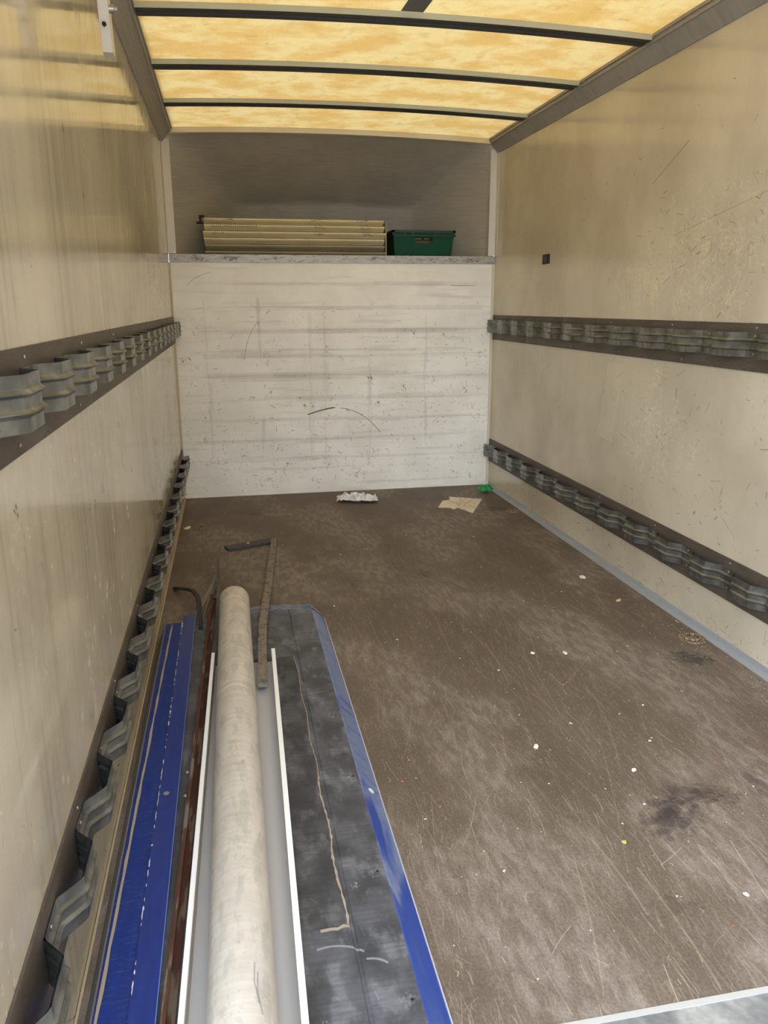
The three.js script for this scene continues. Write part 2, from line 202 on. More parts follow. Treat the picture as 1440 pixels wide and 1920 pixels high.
// roof: arched translucent sheet on cross bars
const roofTex = tex(1024, 2048, -H, H, 0, ZE, (x, z) => {
  const n = fbm(x * 4 + 3, z * 5, 5), m = fbm(x * 13, z * 9 + 7, 4), f = fbm(x * 120, z * 120, 2); let c = mixc([252, 226, 158], [240, 198, 118], ss(0.35, 0.7, n)); c = mixc(c, [222, 178, 102], 0.45 * ss(0.5, 0.85, m)); const k = 0.96 + 0.08 * f; return [Math.min(255, c[0] * k), Math.min(255, c[1] * k), c[2] * k];
}, (ctx) => { const R = rng(61); for (let i = 0; i < 170; i++) { const x = -1 + 2 * R(), z = ZE * R(); curve(ctx, [x, z], [x + 0.02 * R(), z + 0.03 * (R() - 0.5)], [x + 0.05 * R(), z + 0.03 * (R() - 0.5)], 0.002 + 0.004 * R() * R(), css([120, 84, 40], 0.5 * R())); } for (let i = 0; i < 60; i++) blot(ctx, R, -1 + 2 * R(), ZE * R(), 0.03, 0.015, 8, css([170, 120, 56], 0.14), R()); });
const roofMat = new THREE.MeshPhysicalMaterial({ map: roofTex, roughness: 1, transmission: 0.104, thickness: 0, side: THREE.DoubleSide, specularIntensity: 0.3 });
const ceiling = struct('ceiling', gridGeo(24, 90, (u, v) => { const x = -1.055 + 2.11 * u, z = -0.03 + (ZE + 0.03) * v; return [x, roofY(x) + 0.004 * (fbm(x * 3 + 20, z * 3, 2) - 0.5), z]; }, (u, v, p) => [(p[0] + H) / 2.1, p[2] / ZE]), roofMat);
const galvTex = tex(512, 512, 0, 1, 0, 1, (u, v) => { const n = fbm(u * 14, v * 14, 4), f = fbm(u * 90, v * 90, 2), c = mixc([168, 172, 170], [140, 144, 144], n), k = 0.9 + 0.2 * f; return [c[0] * k, c[1] * k, c[2] * k]; });
const galv = std({ map: galvTex, metalness: 0.75, roughness: 0.42 });
const barMat = std({ color: 0x3c3c3c, metalness: 0.4, roughness: 0.5, side: THREE.DoubleSide }), barFace = std({ color: 0xb9b8a2, metalness: 0.1, roughness: 0.55, side: THREE.DoubleSide });
for (let k = 0; k < 6; k++) {
  const z = 0.66 + k * 0.67, prof = [[0.036, 0.02], [0.036, 0.0], [0.006, 0.0], [0.003, 0.005], [-0.013, 0.005], [-0.016, 0.0], [-0.046, 0.0], [-0.046, 0.02]], pos = [], idx = [], n = 40, m = prof.length;
  for (let i = 0; i <= n; i++) { const x = -0.978 + 1.956 * i / n, y = roofY(x) - 0.022; for (const [a, b] of prof) pos.push(x, y + b, z + a); }
  for (let i = 0; i < n; i++) for (let j = 0; j + 1 < m; j++) { const a = i * m + j; idx.push(a, a + 1, a + m + 1, a, a + m + 1, a + m); }
  let g = new THREE.BufferGeometry(); g.setAttribute('position', new THREE.Float32BufferAttribute(pos, 3)); g.setIndex(idx); g = g.toNonIndexed(); g.computeVertexNormals();
  const rb = part('roof_bar', setUV(g, (x, y, zz) => [x, zz]), barMat, ceiling);
  part('flange', gridGeo(40, 2, (u, v) => { const x = -0.978 + 1.956 * u; return [x, roofY(x) - 0.021 + 0.0195 * v, z + 0.0375 + 0.003 * v]; }), barFace, rb);
}
part('repair_tape', gridGeo(2, 8, (u, v) => [-0.034 + 0.085 * u + 0.02 * v, roofY(0) - 0.004, 2.05 + 0.55 * v]), std({ color: 0x6f716c, roughness: 0.8, side: THREE.DoubleSide }), ceiling);

// trims
const aluTex = tex(512, 512, 0, 1, 0, 1, (u, v) => { const n = fbm(u * 160, v * 1.5, 3), f = fbm(u * 100, v * 30, 2), c = mixc([178, 173, 164], [152, 147, 139], n), k = 0.92 + 0.16 * f; return [c[0] * k, c[1] * k, c[2] * k]; });
const alu = std({ map: aluTex, metalness: 0.15, roughness: 0.5 });
const cove = [[1.05, 2.178], [1.044, 2.178], [0.996, 2.232], [0.986, 2.232], [0.986, 2.248], [0.978, 2.248], [0.978, 2.288], [1.05, 2.288]];
struct('trim_1', prismZ(cove.map(([x, y]) => [-x, y]).reverse(), 0, ZE), alu);
struct('trim_2', prismZ(cove, 0, ZE), alu);
const whiteTrim = std({ color: 0xd9d3c6, roughness: 0.5 });
const lAngle = (s) => merge([box(s > 0 ? 1.002 : -1.049, s > 0 ? 1.049 : -1.002, 1.55, 2.2, -0.008, -0.002), box(s > 0 ? 1.045 : -1.049, s > 0 ? 1.049 : -1.045, 1.55, 2.2, -0.002, 0.045)]);
struct('trim_3', lAngle(-1), whiteTrim); struct('trim_4', lAngle(1), whiteTrim);
const worn = tex(1024, 64, 0, 2.1, 0, 0.06, (u, v) => { const n = fbm(u * 16, v * 40, 4), f = fbm(u * 90, v * 150, 2); let c = mixc([186, 180, 168], [150, 142, 132], n); c = mixc(c, [92, 84, 78], 0.8 * ss(0.56, 0.7, f * 0.4 + n * 0.6)); return c; }, (ctx) => { const R = rng(9); for (const x of [0.18, 0.38, 1.8, 1.92]) blot(ctx, R, x, 0.03, 0.05, 0.014, 26, css([70, 62, 58], 0.35)); for (let i = 0; i < 30; i++) { ctx.fillStyle = css([60, 52, 48], 0.6); ctx.fillRect(2.1 * R(), 0.06 * R(), 0.01, 0.004); } });
struct('trim_5', setUV(box(-H + 0.002, H - 0.002, 1.498, 1.546, -0.03, 0.006), (x, y) => [(x + H) / 2.1, (y - 1.49) / 0.06]), std({ map: worn, metalness: 0.3, roughness: 0.45 }));
const header = (() => { const pos = [], n = 30, idx = []; for (let i = 0; i <= n; i++) { const x = -1.0 + 2.0 * i / n, y = roofY(x); for (const [a, b] of [[-0.03, 0.002], [-0.03, -0.03], [0.02, -0.03], [0.02, 0.002]]) pos.push(x, y + b, a); } for (let i = 0; i < n; i++) for (let j = 0; j < 3; j++) { const a = i * 4 + j; idx.push(a, a + 4, a + 5, a, a + 5, a + 1); } let g = new THREE.BufferGeometry(); g.setAttribute('position', new THREE.Float32BufferAttribute(pos, 3)); g.setIndex(idx); g = g.toNonIndexed(); g.computeVertexNormals(); return setUV(g, (x, y, z) => [x, y]); })();
struct('trim_6', header, std({ color: 0xd8cdb4, roughness: 0.5, side: THREE.DoubleSide }));
struct('trim_7', merge([box(1.008, 1.049, 0, 0.004, 0.01, 4.18), box(1.044, 1.049, 0.004, 0.02, 0.01, 4.18)]), std({ color: 0xb3b6ba, metalness: 0.4, roughness: 0.42 }));
struct('trim_8', box(-1.049, -1.044, 0, 0.007, 0.01, 4.18), std({ color: 0xb7a98c, roughness: 0.6 }));
struct('trim_9', merge([box(1.03, 1.049, 0.02, 1.497, 0.0005, 0.006)]), std({ color: 0xd8cfb8, roughness: 0.55 }));
struct('trim_10', box(-1.049, -1.041, 0.02, 1.497, 0.0005, 0.006), std({ color: 0xcfc4aa, roughness: 0.55 }));
// rear sill: galvanised plate with a bright nosing
const sillTex = tex(1024, 128, -H, H, 4.19, ZE, (u, v) => { const n = fbm(u * 8, v * 8, 4), f = fbm(u * 60, v * 60, 3), c = mixc([176, 178, 176], [132, 134, 134], ss(0.3, 0.7, n)), k = 0.85 + 0.3 * f; return [c[0] * k, c[1] * k, c[2] * k]; });
const sill = struct('trim_11', setUV(box(-H, H, -0.06, 0, 4.1901, ZE), (x, y, z) => [(x + H) / 2.1, (z - 4.19) / (ZE - 4.19)]), std({ map: sillTex, metalness: 0.5, roughness: 0.5 }));
part('nosing', box(-H + 0.001, H - 0.001, 0, 0.0015, 4.192, 4.204), std({ color: 0xc4c4c0, metalness: 0.3, roughness: 0.35 }), sill);
struct('ground', new THREE.PlaneGeometry(60, 60).rotateX(-Math.PI / 2).translate(0, -0.9, 0), std({ color: 0x9a968e, roughness: 0.95 }));

// unseen wall, added only to keep the sky off the left wall
struct('wall_added_shade', box(2.4, 3.0, -0.9, 6.5, 3.6, 22), std({ color: 0x6a6058, roughness: 0.9 }));

// ───────────── lashing rails
const plateTex = tex(1024, 128, 0, ZE, 0, 0.17, (u, v) => { const n = fbm(u * 8, v * 30, 4), f = fbm(u * 40, v * 260, 3), c = mixc([104, 94, 82], [78, 70, 62], n), k = 0.82 + 0.36 * f; return [c[0] * k, c[1] * k, c[2] * k]; });
const plateMat = std({ map: plateTex, roughness: 0.55, metalness: 0.1 });
const steelTex = tex(512, 256, 0, 1, 0, 0.5, (u, v) => { const n = fbm(u * 18, v * 26, 4), f = fbm(u * 120, v * 120, 2), c = mixc([144, 147, 145], [114, 116, 112], ss(0.35, 0.65, n)), k = 0.94 + 0.12 * f; return [c[0] * k, c[1] * k, c[2] * k]; });
const steel = std({ map: steelTex, metalness: 0.8, roughness: 0.36, side: THREE.DoubleSide });
const screwMat = std({ color: 0xa9a9a2, metalness: 0.7, roughness: 0.35 });
const PER = 0.265, wave = (z) => { let t = ((z - 0.21) / PER) % 1; if (t < 0) t += 1; return t < 0.36 ? 1 : t < 0.53 ? 1 - (t - 0.36) / 0.17 : t < 0.85 ? 0 : (t - 0.85) / 0.15; };
const rib = (v) => 0.007 * (Math.exp(-(((v - 0.34) / 0.05) ** 2)) + Math.exp(-(((v - 0.68) / 0.05) ** 2)));
const railHalf = (() => {                                              // pressed strip with flat facets, in x (out of the wall), y, z
  const hgt = 0.084, ny = 36, zs = [0.006]; for (let k = -1; k < 18; k++) for (const t of [0, 0.345, 0.375, 0.515, 0.545, 0.835, 0.865, 0.985]) { const z = 0.21 + PER * (k + t); if (z > 0.01 && z < ZE - 0.01) zs.push(z); } zs.push(ZE - 0.006);
  const n = zs.length - 1, f = (o) => gridGeo(n, ny, (u, v) => { const z = zs[Math.round(u * n)]; return [0.006 + 0.036 * wave(z) + rib(v) - o, (v - 0.5) * hgt, z]; }, (u, v, p) => [p[2], v * hgt]);
  return toCreasedNormals(merge([f(0), f(0.0028)]), 0.36);
})();
function screws(y0, y1) { const l = [], s = new THREE.SphereGeometry(0.004, 8, 5); for (let k = 0; k < 17; k++) { const z = 0.21 + PER * k + PER * 0.71; if (z > ZE - 0.02) continue; for (const v of [0.14, 0.86]) l.push(s.clone().scale(0.5, 1, 1).translate(0.0075, (v - 0.5) * 0.084, z)); if (k % 2) { l.push(s.clone().scale(0.5, 1, 1).translate(0.005, y1 - 0.016, z), s.clone().scale(0.5, 1, 1).translate(0.005, y0 + 0.016, z + 0.09)); } } return merge(l); }
for (const [s, yc, y0, y1, label] of [
  [-1, 1.098, -0.089, 0.073, 'wavy galvanised lashing rail at chest height on the streaked left wall'],
  [-1, 0.252, -0.08, 0.079, 'low wavy lashing rail on the left wall beside the pile of metal panels'],
  [1, 1.098, -0.089, 0.073, 'upper wavy lashing rail on the right wall below the small black plate'],
  [1, 0.252, -0.08, 0.079, 'low wavy lashing rail running along the right wall just above the open floor']]) {
  const t = thing('lashing_rail', label, 'lashing rail', [s * (H - 0.0005), yc, 0], 0, 'lashing rails on the side walls');
  const flip = (g) => { if (s > 0) { g = g.clone().scale(-1, 1, 1); const p = g.attributes; for (const k of ['position', 'normal', 'uv']) { const a = p[k], n = a.itemSize, b = a.array; for (let i = 0; i < a.count; i += 3) for (let c = 0; c < n; c++) { const q = b[(i + 1) * n + c]; b[(i + 1) * n + c] = b[(i + 2) * n + c]; b[(i + 2) * n + c] = q; } } } return g; };
  part('backing_plate', setUV(box(s > 0 ? -0.004 : 0, s > 0 ? 0 : 0.004, y0, y1, 0.004, ZE - 0.004), (x, y, z) => [z / ZE, (y + 0.09) / 0.17]), plateMat, t);
  part('rail', flip(railHalf), steel, t);
  const sc = part('screws', flip(clean(screws(y0, y1))), screwMat, t); sc.userData.kind = 'stuff';
}

// ───────────── things on the over-cab shelf
{
  const slatTex = tex(1024, 256, 0, 1.15, 0, 0.3, (u, v) => { return mixc([230, 216, 174], [206, 191, 152], fbm(u * 6, v * 20, 4)); }, (ctx) => { const R = rng(12); for (let i = 0; i < 22; i++) { ctx.fillStyle = css([48, 40, 30], 0.6); ctx.fillRect(0.05 + i * 0.013, 0.228 + 0.004 * R(), 0.005, 0.01); } for (const [x, y] of [[0.72, 0.234], [1.02, 0.232], [0.72, 0.19], [1.03, 0.19], [0.08, 0.19], [0.15, 0.275], [0.7, 0.277], [1.0, 0.275]]) for (let k = 0; k < 26; k++) { ctx.fillStyle = css([46, 38, 30], 0.75); ctx.fillRect(x + (R() - 0.5) * 0.07, y + (R() - 0.5) * 0.016, 0.012 * R(), 0.002); } });
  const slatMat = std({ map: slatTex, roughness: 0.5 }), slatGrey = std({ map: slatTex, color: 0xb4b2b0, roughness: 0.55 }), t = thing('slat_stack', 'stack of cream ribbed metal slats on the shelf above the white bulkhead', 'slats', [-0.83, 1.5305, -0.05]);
  const prof = [[-0.06, 0.0], [-0.06, 0.0045], [-0.04, 0.006], [-0.034, 0.012], [-0.012, 0.022], [-0.001, 0.03], [0.0, 0.036], [-0.004, 0.039], [-0.24, 0.039], [-0.24, 0.0]];
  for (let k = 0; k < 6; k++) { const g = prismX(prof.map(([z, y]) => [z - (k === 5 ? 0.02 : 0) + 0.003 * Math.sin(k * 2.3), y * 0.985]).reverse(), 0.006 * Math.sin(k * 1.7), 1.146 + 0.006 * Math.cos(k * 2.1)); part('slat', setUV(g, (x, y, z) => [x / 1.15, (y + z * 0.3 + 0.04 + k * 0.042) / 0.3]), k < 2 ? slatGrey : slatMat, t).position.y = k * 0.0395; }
  const latch = std({ color: 0x17140f, roughness: 0.6, metalness: 0.3 });
  part('latch', merge([new RoundedBoxGeometry(0.014, 0.05, 0.03, 2, 0.003).translate(-0.018, 0.226, -0.03), new RoundedBoxGeometry(0.04, 0.014, 0.02, 2, 0.003).translate(-0.022, 0.205, -0.02), new RoundedBoxGeometry(0.03, 0.012, 0.03, 2, 0.003).translate(-0.008, 0.244, -0.03)]), latch, t);
  part('end_cap', box(1.1535, 1.158, 0.01, 0.225, -0.2, -0.01), std({ color: 0xb9ac88, roughness: 0.6 }), t);
}
{
  const green = new THREE.MeshPhysicalMaterial({ color: 0x08452a, roughness: 0.55, specularIntensity: 0.4 }), dark = std({ color: 0x0a2c1e, roughness: 0.5 });
  const t = thing('plastic_crate', 'dark green plastic crate with a slot handle on the over-cab shelf', 'crate', [0.575, 1.5305, -0.22]);
  const W0 = 0.185, W1 = 0.2, D0 = 0.15, D1 = 0.165, h = 0.165;
  const wall = (w0, w1, hole, lift = 0) => { const s = new THREE.Shape([new THREE.Vector2(-w0, 0), new THREE.Vector2(w0, 0), new THREE.Vector2(w1, h), new THREE.Vector2(-w1, h)]); if (hole) { const p = new THREE.Path(); p.moveTo(-0.045, 0.1); p.lineTo(0.045, 0.1); p.quadraticCurveTo(0.058, 0.1, 0.058, 0.114); p.lineTo(0.058, 0.137); p.lineTo(-0.058, 0.137); p.lineTo(-0.058, 0.114); p.quadraticCurveTo(-0.058, 0.1, -0.045, 0.1); if (lift) { for (const cv of p.curves) for (const q of ['v0', 'v1', 'v2']) if (cv[q]) { cv[q].y += lift; cv[q].x *= 2.4; } } s.holes.push(p); } return new THREE.ExtrudeGeometry(s, { depth: 0.004, bevelEnabled: false }); };
  const tilt = Math.atan((D1 - D0) / h), tiltX = Math.atan((W1 - W0) / h), front = () => wall(W0, W1, true).rotateX(tilt).translate(0, 0, D0), side = () => wall(D0, D1, false).rotateX(tiltX).translate(0, 0, W0);
  part('body', merge([front(), wall(W0, W1, true, 0.022).rotateX(tilt).translate(0, 0, D0).rotateY(Math.PI), side().rotateY(Math.PI / 2), side().rotateY(-Math.PI / 2), box(-W0, W0, 0, 0.004, -D0, D0)]), green, t);
  const rim = [box(-0.212, 0.212, 0.14, 0.147, 0.166, 0.178), box(-0.212, 0.212, 0.14, 0.147, -0.178, -0.166), box(0.201, 0.212, 0.14, 0.147, -0.178, 0.178), box(-0.212, -0.201, 0.14, 0.147, -0.178, 0.178)];
  rim.push(box(-0.212, 0.212, 0.163, 0.178, 0.162, 0.178), box(-0.212, 0.212, 0.163, 0.178, -0.178, -0.162), box(0.197, 0.212, 0.163, 0.178, -0.178, 0.178), box(-0.212, -0.197, 0.163, 0.178, -0.178, 0.178));
  for (const x of [-0.205, -0.13, -0.075, 0.075, 0.13, 0.205]) rim.push(box(x - 0.006, x + 0.006, 0.146, 0.164, 0.166, 0.177), box(x - 0.006, x + 0.006, 0.146, 0.164, -0.177, -0.166));
  part('rim', merge(rim), dark, t);
  for (const x of [-0.16, -0.08, 0, 0.08, 0.16]) part('rib', box(x - 0.003, x + 0.003, 0.004, 0.094, 0.156, 0.161).rotateX(0), green, t);
}

// ───────────── pile of metal on the left of the floor
const blueTex = (seed, wear) => tex(512, 2048, 0, 0.2, 0, 2.6, (u, v) => {
  const n = fbm(u * 60 + seed, v * 8, 4), sc = fbm(u * 16 + seed, v * 150, 3); let c = mixc([30, 58, 136], [22, 44, 108], n); c = mixc(c, [92, 98, 122], 0.5 * wear * ss(0.55, 0.75, sc)); return c;
}, (ctx) => { const R = rng(seed); for (let i = 0; i < 1500 * wear; i++) { const u = 0.085 - 0.07 * R() * R(), v = 2.6 * R(), L = 0.002 + 0.009 * R(); stroke(ctx, [[u, v], [u - L, v + (R() - 0.5) * 0.004]], 0.0005, css([170, 168, 166], 0.2 + 0.4 * R())); } });
const blueScratched = std({ map: blueTex(7, 0.9), roughness: 0.35 }), blueGloss = std({ map: blueTex(13, 0.12), roughness: 0.25 });
const beige = std({ color: 0xa0937c, roughness: 0.9 }), chipWhite = std({ color: 0xd6d2c8, roughness: 0.7 });
const charTex = tex(1024, 2048, 0, 0.5, 0, 2.6, (u, v) => { const n = fbm(u * 12, v * 8, 5), f = fbm(u * 14, v * 120, 3), w = fbm(u * 20 + 9, v * 9 + 4, 4); let c = mixc([92, 94, 100], [66, 68, 73], ss(0.3, 0.7, n)); c = mixc(c, [140, 142, 146], 0.55 * ss(0.5, 0.7, w) * (0.4 + 0.8 * f)); const k = 0.88 + 0.24 * f; return [c[0] * k, c[1] * k, c[2] * k]; }, (ctx) => {
  const R = rng(19); for (let i = 0; i < 700; i++) { const u = 0.5 * R(), v = 2.6 * R(), a = R() * 3.14, L = 0.004 + 0.03 * R() * R(); stroke(ctx, [[u, v], [u + Math.cos(a) * L, v + Math.sin(a) * L]], 0.0007 + 0.0008 * R(), css([176, 178, 180], 0.12 + 0.35 * R() * R())); }
  for (const [x, z] of [[-0.459, 2.616], [-0.455, 2.819], [-0.458, 3.098], [-0.456, 3.423], [-0.458, 3.789], [-0.457, 4.124]]) { const u = x + 0.86, v = z - 2.05; blot(ctx, R, u - 0.008, v, 0.016, 0.02, 26, css([190, 192, 190], 0.14)); ctx.fillStyle = css([24, 22, 20], 0.9); ctx.beginPath(); ctx.ellipse(u, v, 0.0035, 0.0035, 0, 0, 6.3); ctx.fill(); }
  curve(ctx, [0.25, 1.93], [0.3, 1.92], [0.335, 1.95], 0.005, css([200, 202, 204], 0.5)); curve(ctx, [0.34, 1.97], [0.36, 1.97], [0.375, 1.985], 0.005, css([200, 202, 204], 0.5)); blot(ctx, R, 0.24, 2.1, 0.012, 0.015, 20, css([214, 214, 212], 0.4)); blot(ctx, R, 0.345, 1.77, 0.01, 0.012, 16, css([210, 212, 210], 0.3)); stroke(ctx, [[0.3, 0.9], [0.4, 0.89]], 0.004, css([190, 190, 190], 0.3));
  for (let i = 0; i < 60; i++) { const v = 2.6 * R(); blot(ctx, R, 0.417, v, 0.003, 0.008, 4, css([140, 104, 66], 0.4)); }
});
const charcoal = std({ map: charTex, roughness: 0.46, metalness: 0.15 });
const Z0 = 2.08, Z1 = 4.62;
{ // wide dark panel with blue turned edge
  const t = thing('door_panel', 'wide charcoal sheet panel with a blue folded edge lying beside the open floor', 'panel', [0, 0.0015, 0]);
  const uv = (x, y, z) => [(x + 0.86) / 0.5, (z - 2.05) / 2.6];
  const top = [[-0.842, 0.0], [-0.836, 0.0], [-0.834, 0.0335], [-0.5405, 0.0335], [-0.538, 0.031], [-0.534, 0.031], [-0.5315, 0.0335], [-0.441, 0.0335], [-0.441, 0.0355], [-0.5305, 0.0355], [-0.534, 0.0328], [-0.538, 0.0328], [-0.5415, 0.0355], [-0.842, 0.0355]];
  part('sheet', setUV(prismZ(top, Z0 + 0.13, Z1), uv), charcoal, t);
  const hemMap = tex(256, 2048, 0, 0.08, 0, 2.6, (u, v) => { const n = fbm(u * 30, v * 3 + 3, 4), sc = fbm(u * 40, v * 30, 3); let c = mixc([36, 62, 140], [46, 74, 150], n); const dust = ss(0.34, 0.5, fbm(v * 2.2, u * 14 + 3, 4)) * (v < 1.75 + 0.1 * Math.sin(u * 70) ? 1 : 0.3); c = mixc(c, [134, 142, 160], 0.9 * dust * (0.55 + 0.5 * sc)); return c; }, (ctx) => { const R = rng(71); for (let i = 0; i < 13; i++) { const v = 0.1 + 1.5 * R(), L = 0.03 + 0.06 * R(); curve(ctx, [0.002 + 0.02 * R(), v], [0.03, v + L * 0.4], [0.05, v + L * (R() + 0.2)], 0.002 + 0.007 * R() * R(), css([26, 48, 130], 0.7)); } ctx.fillStyle = css([236, 236, 232], 0.95); ctx.beginPath(); ctx.ellipse(0.03, 1.42, 0.007, 0.01, 0, 0, 6.3); ctx.fill(); });
  const hemMat = std({ map: hemMap, roughness: 0.34 });
  part('folded_edge', setUV(prismZ([[-0.441, 0.0335], [-0.397, 0.0], [-0.391, 0.0], [-0.391, 0.0025], [-0.396, 0.0028], [-0.438, 0.0352], [-0.441, 0.0355]], Z0 + 0.15, Z1), (x, y, z) => [(x + 0.445) / 0.08, (z - 2.05) / 2.6]), hemMat, t);
  part('edge_lip', prismZ([[-0.3935, 0.002], [-0.3905, 0.002], [-0.3905, 0.0042], [-0.3935, 0.0042]], Z0 + 0.16, Z1), std({ color: 0xb9bcc0, roughness: 0.5, metalness: 0.3 }), t);
  // battered far end, turned down with worn blue paint
  const endTex = tex(512, 128, 0, 0.5, 0, 0.16, (u, v) => { const n = fbm(u * 22, v * 40, 4), m = fbm(u * 50 + 7, v * 60, 3); let c = mixc([70, 92, 140], [120, 128, 136], ss(0.35, 0.65, n)); c = mixc(c, [150, 136, 116], ss(0.55, 0.72, m)); return c; });
  const R = rng(90), edge = (u) => { const x = -0.842 + 0.45 * u; return [x, Z0 + 0.012 * Math.sin(u * 9) + (u > 0.88 ? (u - 0.88) * 1.15 : 0) + 0.006 * (R() - 0.5)]; }, E = Array.from({ length: 31 }, (_, i) => edge(i / 30));
  part('battered_end', gridGeo(30, 6, (u, v) => { const [x, z] = E[Math.round(u * 30)], zz = z + (Z0 + 0.135 - z + (u > 0.9 ? (u - 0.9) * 0.2 : 0)) * v, side = u > 0.9 ? (u - 0.9) / 0.1 : 0; return [x, Math.max(0.0, (0.002 + 0.034 * Math.min(1, v * 1.8) * (1 - 0.95 * side) + 0.003 * Math.sin(x * 60 + v * 5) * (1 - v))), zz]; }, (u, v) => [u, v]), Object.assign(std({ map: endTex, roughness: 0.5, side: THREE.DoubleSide })), t);
  const mat = part('glued_mat', setUV(box(-0.84, -0.547, 0.0356, 0.0374, 2.66, 3.93), (x, y, z) => [(x + 0.86) / 0.5 + 0.37, (z - 2.2) / 2.6]), std({ map: charTex, color: 0xd8d2c8, roughness: 0.75 }), t);
  const R2 = rng(4), ad = []; for (let z = 2.66; z < 3.935; z += 0.012) ad.push([-0.5455 + 0.003 * Math.sin(z * 23) + 0.002 * (R2() - 0.5), 0.0356, z]);
  part('adhesive_bead', bar(ad, 0.0026, 0.002, (i) => 0.5 + (i > 62 ? 5.5 : 1.2) * Math.pow(fbm(i * 0.83 + 0.4, 3.3, 3), 2.5)), beige, mat);
  part('adhesive_bead', bar([[-0.6, 0.0356, 3.937], [-0.58, 0.0356, 3.935], [-0.565, 0.0356, 3.937], [-0.553, 0.0356, 3.931], [-0.541, 0.0356, 3.933]], 0.006, 0.002), beige, mat);
}
{ // charcoal strip between blue trim and rusty bar
  const t = thing('folded_strip', 'narrow charcoal metal strip between the blue trim and the rusty bar', 'metal strip', [0, 0.0015, 0]);
  part('strip', setUV(prismZ([[-0.926, 0], [-0.923, 0], [-0.923, 0.036], [-0.848, 0.036], [-0.848, 0], [-0.845, 0], [-0.845, 0.039], [-0.926, 0.039]], 2.25, Z1 - 0.02), (x, y, z) => [(x + 1.1) / 0.5, (z - 2.05) / 2.6]), charcoal, t);
  for (const [x, z] of [[-0.884, 3.325], [-0.883, 3.43]]) part('rivet', new THREE.SphereGeometry(0.006, 14, 8, 0, 6.3, 0, 1.571).scale(1, 0.6, 1).translate(x, 0.039, z), screwMat, t);
}
{ // blue trim panel
  const t = thing('blue_trim', 'long scratched blue painted trim panel along the left wall', 'panel', [0, 0.0015, 0]);
  const uv = (x, y, z) => [(x + 1.03) / 0.2, (z - 2.2) / 2.6];
  part('bare_edge', prismZ([[-1.032, 0], [-1.028, 0], [-1.0095, 0.0432], [-1.013, 0.0432]], 2.3, Z1 - 0.01), std({ color: 0x6d6f72, roughness: 0.6, metalness: 0.2 }), t);
  part('scratched_face', setUV(prismZ([[-1.0093, 0.0402], [-0.948, 0.043], [-0.948, 0.046], [-1.0093, 0.0432]], 2.29, Z1 - 0.01), uv), blueScratched, t);
  part('raised_face', setUV(prismZ([[-0.948, 0.0], [-0.945, 0.0], [-0.944, 0.05], [-0.93, 0.05], [-0.93, 0.0], [-0.927, 0.0], [-0.927, 0.054], [-0.9, 0.054], [-0.9, 0.057], [-0.947, 0.057]], 2.25, Z1), uv), blueGloss, t);
  const R = rng(15), bead = []; for (let z = 2.31; z < Z1 - 0.02; z += 0.05) { const k = Math.pow((z - 2.31) / 2.3, 0.8); bead.push([-0.985 - 0.021 * k + 0.0015 * (R() - 0.5), 0.0445, z]); }
  part('adhesive_bead', bar(bead, 0.0052, 0.003, () => 0.6 + 0.8 * R()), beige, t);
  for (let z = 2.3; z < Z1 - 0.12;) { const L = 0.006 + 0.09 * R() * R(), p = []; for (let q = 0; q <= 5; q++) p.push([-0.9462 + 0.0012 * (R() - 0.5), 0.0556, z + L * q / 5]); part('paint_chip', bar(p, 0.0012 + 0.0026 * R() * R(), 0.0018, (q) => (q === 0 || q === 5 ? 0.25 : 0.5 + R())), chipWhite, t); z += L + 0.004 + 0.1 * R() * R(); }
  part('edge_lip', prismZ([[-0.9008, 0.054], [-0.899, 0.054], [-0.899, 0.0576], [-0.9008, 0.0576]], 2.25, Z1), std({ color: 0x5f77b8, roughness: 0.4 }), t);
  part('rivet', new THREE.CylinderGeometry(0.007, 0.007, 0.002, 16).translate(-0.928, 0.0585, 3.44), std({ color: 0x9a9186, roughness: 0.5, metalness: 0.4 }), t);
}
const rustTex = tex(256, 1024, 0, 0.3, 0, 2.7, (u, v) => { const n = fbm(u * 40, v * 16, 5), m = fbm(u * 30 + 4, v * 6, 4); let c = mixc([96, 58, 36], [64, 40, 28], n); c = mixc(c, [120, 108, 94], ss(0.5, 0.62, m)); return c; });
{
  const rust = std({ map: rustTex, roughness: 0.85 }), t = thing('rusty_bar', 'brown rusty angle bar leaning along the white channel', 'metal bar', [-0.8625, 0.0425, 3.3], -0.0225);
  part('flange', setUV(prismZ([[-0.011, 0], [0.012, 0], [0.012, 0.003], [-0.011, 0.003]], -1.26, 1.27), (x, y, z) => [x * 4 + 0.1, z / 2.7]), std({ map: rustTex, color: 0xd8ccc0, roughness: 0.85 }), t);
  part('upright', setUV(prismZ([[-0.011, 0.0031], [-0.004, 0.0031], [-0.002, 0.02], [-0.006, 0.022], [-0.011, 0.02]], -1.26, 1.27), (x, y, z) => [x * 4 + 0.2 + y * 4, z / 2.7]), rust, t);
}
const flakeTex = tex(256, 1024, 0, 0.2, 0, 1.6, (u, v) => { const n = fbm(u * 60, v * 14, 4), m = fbm(u * 50 + 3, v * 30 + 8, 4), r = fbm(u * 40 + 9, v * 22 + 2, 3); let c = mixc([150, 138, 118], [118, 110, 98], n); c = mixc(c, [84, 92, 114], 0.8 * ss(0.52, 0.7, m)); c = mixc(c, [96, 74, 56], 0.7 * ss(0.58, 0.72, r)); return c; });
const flake = std({ map: flakeTex, roughness: 0.7, metalness: 0.15 });
